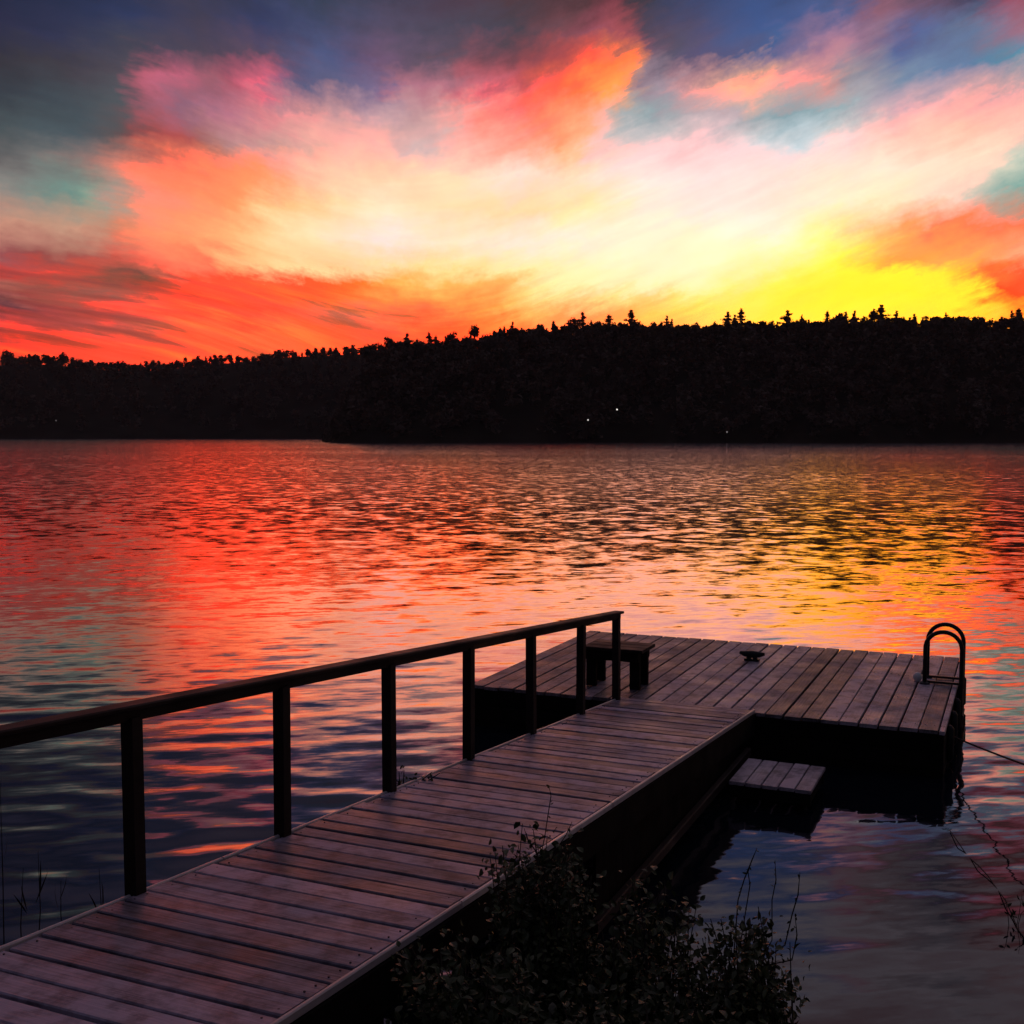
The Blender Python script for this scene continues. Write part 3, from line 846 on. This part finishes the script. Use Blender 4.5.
# trees that stand out of the skyline one by one: (column, row of the tip, kind, label)
HERO = [
 (630, 310, 0, 'tallest pine in the middle of the ridge, spiked above its neighbours', 'pine tree'),
 (582, 313, 1, 'broad pine with a ragged top on the ridge above the pair of shore lights', 'pine tree'),
 (608, 314, 2, 'slim pine close to the left of the tallest ridge pine', 'pine tree'),
 (739, 309, 3, 'wide twin-topped pine clump where the yellow glow begins', 'pine tree'),
 (726, 312, 4, 'shorter pine hugging the left of the twin-topped clump', 'pine tree'),
 (785, 311, 5, 'lone pointed pine between the twin-topped clump and the tallest right-hand pine', 'pine tree'),
 (878, 305, 0, 'tallest pine against the brightest yellow of the sky', 'pine tree'),
 (893, 311, 4, 'rounder pine touching the right of the tallest pine in the yellow glow', 'pine tree'),
 (1014, 308, 2, 'last pointed pine at the right end of the ridge below the small red cloud', 'pine tree'),
 (372, 340, 6, 'lone round tree where the dark ridge first rises above the left shore', 'tree'),
 (408, 334, 1, 'bushy pine at the start of the ridge climb under the red band', 'pine tree'),
 (430, 333, 3, 'pine beside a gap on the ridge climb under the red band', 'pine tree'),
 (10, 349, 7, 'big round tree at the left end of the low far shore', 'tree'),
 (50, 353, 8, 'round tree second from the left end of the low far shore', 'tree'),
 (66, 351, 9, 'taller round tree standing clear on the low far shore under the dark streak of cloud', 'tree'),
]
for x, y, k, lab, ca in HERO:
    d = 700 if x >= 365 else 1200
    top = CAM_Z + elev(y) * d
    X, Y = ridge_xy(x, d)
    h = KINDS[k][1]; sc = (1.05 if d == 700 else 1.5)
    skyline_tree(k, (X, Y, top - h * sc), sc, rng.uniform(0, 6.28), lab, None, ca, 1.35 if d == 700 else 1.0)
GR = 'trees along the far skyline'
x = 366.0
while x < 1120:
    if all(abs(x - h[0]) > 6 for h in HERO):
        d = 700 + rng.uniform(-14, 10)
        base = near_prof(x) if x > 400 else interp(RIDGE, x)
        low = 4.0 if 680 < x < 720 or 520 < x < 560 or x > 905 else 0.0
        y = base + 2.2 * math.sin(x * .11) + 1.6 * math.sin(x * .27 + 2) + rng.normal(0, 3.6) + low * .7 - 2.5
        k = int(rng.choice([0, 1, 2, 3, 4, 5, 6, 7, 8, 9], p=[.13, .13, .13, .13, .1, .1, .07, .07, .07, .07]))
        top = CAM_Z + elev(y) * d; X, Y = ridge_xy(x, d)
        sc = rng.uniform(.7, 1.2)
        nm = KINDS[k][0]
        skyline_tree(k, (X, Y, top - KINDS[k][1] * sc), sc, rng.uniform(0, 6.28),
                     'small dark pine silhouette in the row along the ridge skyline' if nm == 'pine_tree' else 'small dark rounded tree silhouette in the row along the ridge skyline',
                     'pines along the ridge skyline' if nm == 'pine_tree' else 'rounded trees along the ridge skyline', 'pine tree' if nm == 'pine_tree' else 'tree')
    x += rng.uniform(3.5, 9.0)
x = -60.0
while x < 366:
    if all(abs(x - h[0]) > 9 for h in HERO):
        d = 1200 + rng.uniform(-15, 15)
        y = interp(RIDGE, x) + rng.normal(1.2, 1.0)
        k = int(rng.integers(6, 10)) if rng.random() < .8 else int(rng.integers(0, 6))
        top = CAM_Z + elev(y) * d; X, Y = ridge_xy(x, d)
        nm = KINDS[k][0]; sc = rng.uniform(.85, 1.2)
        skyline_tree(k, (X, Y, top - KINDS[k][1] * sc), sc, rng.uniform(0, 6.28),
                     'tiny dark pine on the low skyline of the far left shore' if nm == 'pine_tree' else 'tiny dark rounded tree on the low skyline of the far left shore',
                     'pines on the far left shore' if nm == 'pine_tree' else 'rounded trees on the far left shore', 'pine tree' if nm == 'pine_tree' else 'tree')
    x += rng.uniform(5.5, 10)
# the wood below the skyline reads as one mass
def forest(V, n, nc, count, name, label, hscale, prof):
    V = np.array(V).reshape(nc, n, 3)
    T = []
    for _ in range(count):
        i = rng.random() * (nc - 1.001); k = rng.random() ** 0.8 * (n - 2.0)
        i0, k0 = int(i), int(k); fi, fk = i - i0, k - k0
        p = (V[i0, k0] * (1 - fi) + V[i0 + 1, k0] * fi) * (1 - fk) + (V[i0, k0 + 1] * (1 - fi) + V[i0 + 1, k0 + 1] * fi) * fk
        if p[2] < 0.15: continue
        h = rng.uniform(9, 14) * hscale
        px = 512 + F_PX * p[0] / p[1]            # nothing in the mass tops the ridge trees
        h = min(h, (elev(prof(px) + rng.uniform(-2.5, 6)) * p[1] + CAM_Z - p[2]) * 0.95)
        if h < 4: continue
        P = pine_pts(h, h * .6, 60, .1) if rng.random() < .6 else leafy_pts(h, h * .8, 60)
        T.append(tri_cloud(P + p, 1.5 * hscale))
    T = np.concatenate(T)
    o = bpy.data.objects.new(name, np_mesh(name, T, np.arange(len(T)).reshape(-1, 3), M['crown'], False))
    col.objects.link(o)
    return tag(o, label, 'forest', kind='stuff')
forest(VN, nN, cN, 3200, 'forest', 'dark dense forest covering the ridge across the lake', 1.0, near_prof)
forest(VF, nF, cF, 1500, 'forest', 'darker distant forest covering the low far left shore', 1.2, left_prof)

# lights on the far shore
def shore_light(px, py, d, rad_, s, label, gz=None):
    p = at_y(px, py, d)
    gz = p.z - 3.2 if gz is None else gz
    o = thing('lamp_post', (p.x, p.y, gz), label, 'lamp')
    b = MB(); b.tube([(p.x, p.y, gz - 2), (p.x, p.y, p.z - rad_ * .8)], [0.09, 0.06], 8); b.build('pole', M['bark'], o)
    b = MB(); b.ball(p, rad_, 10, 6); b.build('bulb', glow_mat('lit bulb', (1.0, 0.93, 0.86), s), o, True)
shore_light(617, 409.5, 488, 0.36, 1.0, 'brighter and higher white light of the two on the dark far shore')
shore_light(588, 420, 474, 0.33, 0.7, 'lower left white light of the two on the dark far shore')
shore_light(727, 432, 472, 0.35, 0.14, 'faint pinkish light low on the far shore right of the pair of white lights')
shore_light(56, 420.5, 905, 0.5, 0.12, 'very faint light on the low far left shore')
b = MB(); p = at_y(617, 437.5, 466); b.box((p.x, p.y, -0.3), (1, 0, 0), (0, 1, 0), UP, 1.6, 6, 0.6, .5)
b.box((p.x, p.y + 1, 0.3), (1, 0, 0), (0, 1, 0), UP, 0.5, 0.5, 2.2, .5)

# ------------------------------------------------------------------ plants
def leaf(mb, p, d, n, ln, wd, tint):
    """ovate leaf folded along its midrib"""
    d = d.normalized(); s = d.cross(n)
    if s.length < 1e-3: s = d.cross(Vector((1, 0, 0)))
    s.normalize(); n = s.cross(d)
    a, c = p, p + d * ln - n * ln * .12
    m1, m2 = p + d * ln * .35, p + d * ln * .7 - n * ln * .03
    mb.add([a, m1 + s * wd * .5 + n * wd * .18, m2 + s * wd * .38 + n * wd * .12, c, m2 - s * wd * .38 + n * wd * .12, m1 - s * wd * .5 + n * wd * .18, m1, m2],
           [(0, 6, 1), (1, 6, 7, 2), (2, 7, 3), (0, 5, 6), (5, 4, 7, 6), (4, 3, 7)], tint)
def rv(s=1.0): return Vector((random.gauss(0, s), random.gauss(0, s), random.gauss(0, s)))
def shrub(base, crown_c, rx, ry, rz, nst, nleaf, label, leafsize=0.055, sprigs=()):
    o = thing('shrub', base, label, 'shrub', None)
    st, lf = MB(), MB()
    base = Vector(base)
    tips = []
    for k in range(nst):
        q = rv(); q.normalize(); q *= random.random() ** .45
        tip = Vector(crown_c) + Vector((q.x * rx, q.y * ry, q.z * rz))
        if tip.z < base.z + .1: tip.z = base.z + .1 + random.random() * .2
        mid = base.lerp(tip, .5) + Vector((random.gauss(0, .06), random.gauss(0, .06), .08))
        b0 = base + Vector((random.gauss(0, .1), random.gauss(0, .1), -.05))
        pts = [b0, b0.lerp(mid, .5) + rv(.02), mid, mid.lerp(tip, .5) + rv(.02), tip]
        st.tube(pts, [.009, .007, .006, .004, .002], 5)
        tips.append(pts)
    for pts in sprigs:
        pts = [Vector(crown_c).lerp(pts[0], .4) + rv(.03)] + pts
        st.tube(pts, [.003] * (len(pts) - 1) + [.0012], 4)
        for i in range(len(pts) - 1):
            for _ in range(3):
                p = Vector(pts[i]).lerp(Vector(pts[i + 1]), random.random())
                if random.random() < 0.8: leaf(lf, p, rv() + UP * .5, rv(), leafsize * random.uniform(.35, .6), leafsize * .25, random.random())
    per = nleaf // max(1, nst)
    for pts in tips:
        for _ in range(per):
            t = random.random() ** .6
            f = t * (len(pts) - 1); i = min(int(f), len(pts) - 2)
            p = Vector(pts[i]).lerp(Vector(pts[i + 1]), f - i) + rv(.035)
            s = leafsize * random.uniform(.5, 1.25)
            leaf(lf, p, rv() + Vector((0, 0, .25)), UP + rv(.6), s, s * random.uniform(.5, .72), random.random())
    st.build('stem', M['stem'], o)
    fo = lf.build('foliage', M['leaf'], o)
    return o
def bz(x, y): return (x, y, bank_z(x, y))
shrub(bz(0.12, 5.0), (0.15, 5.9, 1.16), .36, .34, .42, 120, 8000, 'leafy shrub tip poking over the gangway edge, tallest of the bank shrubs', .045,
      [[at_y(545, 835, 5.9), at_y(548, 815, 5.9), at_y(551, 796, 5.9), at_y(549, 786, 5.9)], [at_y(556, 850, 5.9), at_y(566, 835, 5.9), at_y(572, 822, 5.9)],
       [at_y(535, 850, 5.9), at_y(528, 840, 5.9), at_y(524, 828, 5.9)]])
shrub(bz(0.62, 4.9), (0.62, 5.6, 1.02), .45, .40, .40, 110, 7000, 'broad shrub in the middle of the bank thicket, its top leaves slightly yellow green', .047)
shrub(bz(1.05, 4.7), (1.07, 5.3, 1.0), .34, .34, .44, 100, 6800, 'right-hand shrub of the thicket with thin bare sprigs standing against the pale water', .042,
      [[at_y(738, 900, 5.3), at_y(744, 880, 5.3), at_y(752, 860, 5.3), at_y(757, 848, 5.3)], [at_y(772, 940, 5.3), at_y(772, 900, 5.3), at_y(776, 880, 5.3), at_y(775, 860, 5.3)],
       [at_y(785, 945, 5.2), at_y(792, 915, 5.2), at_y(798, 895, 5.2), at_y(800, 872, 5.2)], [at_y(792, 960, 5.2), at_y(797, 935, 5.2), at_y(795, 915, 5.2)],
       [at_y(750, 885, 5.3), at_y(748, 872, 5.3), at_y(751, 862, 5.3)]])
shrub(bz(-0.05, 4.2), (-0.2, 5.1, 1.02), .42, .36, .36, 70, 4200, 'sparse shrub under the gangway edge with water showing between its leaves', .05)
shrub(bz(0.55, 4.1), (0.45, 4.75, 0.92), .55, .40, .36, 80, 4600, 'dense dark shrub at the bottom of the photo in front of the thicket', .05)

def reed(px, py_top, py_bot, Y, label, group):
    p0, p1 = at_y(px, py_bot, Y), at_y(px + random.uniform(-5, 5), py_top, Y)
    p0.z = -.25
    b = MB()
    b.tube([p0, p0.lerp(p1, .5) + rv(.01), p1], [.005, .004, .0015], 5)
    q = p0.lerp(p1, .6)
    for _ in range(2):
        leaf(b, q + rv(.02), UP + rv(.35), rv(), random.uniform(.15, .28), .012, .4)
    o = b.build('reed', M['stem'], None)
    return tag(o, label, 'reed', group)
for (px, yt, yb) in ((3, 782, 930), (36, 850, 925), (58, 880, 945), (104, 868, 912), (22, 868, 940)):
    reed(px, yt, yb, 8.0 + random.uniform(-.3, .5), 'thin dark reed stalk standing in the dark water left of the gangway', 'reeds left of the gangway')

# twiggy weed by the third post
p = gp(POST_S[2] - 0.35, -0.16)
wd_ = thing('weed', (p.x, p.y, -0.2), 'small black twiggy weed growing up beside the gangway between two handrail posts', 'weed')
st, lf = MB(), MB()
for (px, py, qx, qy) in ((400, 792, 399, 772), (403, 792, 404, 770), (408, 790, 414, 777), (412, 788, 432, 772), (420, 786, 440, 773), (406, 792, 395, 778)):
    a, b2 = at_y(px, py, p.y), at_y(qx, qy, p.y)
    root = Vector((p.x + random.uniform(-.05, .05), p.y + random.uniform(-.05, .05), -.2))
    st.tube([root, root.lerp(a, .6), a, b2], [.008, .007, .007, .003], 5)
    for _ in range(9):
        q = a.lerp(b2, random.random()) + rv(.012)
        leaf(lf, q, rv(), rv(), random.uniform(.025, .05), .02, .3)
st.build('stem', M['stem'], wd_); lf.build('foliage', M['leaf'], wd_)
# stems at the right edge
p = at_z(1012, 925, 0.0)
tw = thing('water_plant', (p.x, p.y, -.2), 'thin forked plant standing in the water at the lower right', 'plant')
st, lf = MB(), MB()
for (qx, qy) in ((1022, 895), (1005, 898), (1030, 905)):
    q = at_y(qx, qy, p.y)
    st.tube([Vector((p.x, p.y, -.2)), p.lerp(q, .5) + rv(.01), q], [.003, .0025, .0012], 5)
    for _ in range(4):
        leaf(lf, p.lerp(q, random.uniform(.1, 1)), rv() + UP, rv(), random.uniform(.04, .08), .02, .3)
st.build('stem', M['stem'], tw); lf.build('foliage', M['leaf'], tw)

# ------------------------------------------------------------------ evening air
hz = MB(); hz.hexa([(-2600, -90, -4.5), (2600, -90, -4.5), (2600, 1600, -4.5), (-2600, 1600, -4.5), (-2600, -90, 150), (2600, -90, 150), (2600, 1600, 150), (-2600, 1600, 150)])
hm = bpy.data.materials.new('evening haze'); hm.use_nodes = True
hn_ = hm.node_tree; hn_.nodes.remove(hn_.nodes['Principled BSDF'])
pv = N(hn_, 'ShaderNodeVolumePrincipled'); pv.inputs['Density'].default_value = 0.00008; pv.inputs['Color'].default_value = (0.9, 0.78, 0.74, 1)
hn_.links.new(pv.outputs[0], hn_.nodes['Material Output'].inputs['Volume'])
tag(hz.build('haze', hm, None), 'thin evening haze over the lake', 'haze', kind='stuff')

# ------------------------------------------------------------------ view
scene.view_settings.view_transform = 'Standard'
scene.view_settings.look = 'None'
scene.view_settings.exposure = 0.0
scene.view_settings.gamma = 1.0
scene.view_settings.use_curve_mapping = False
scene.cycles.max_bounces = 6
scene.cycles.use_denoising = True
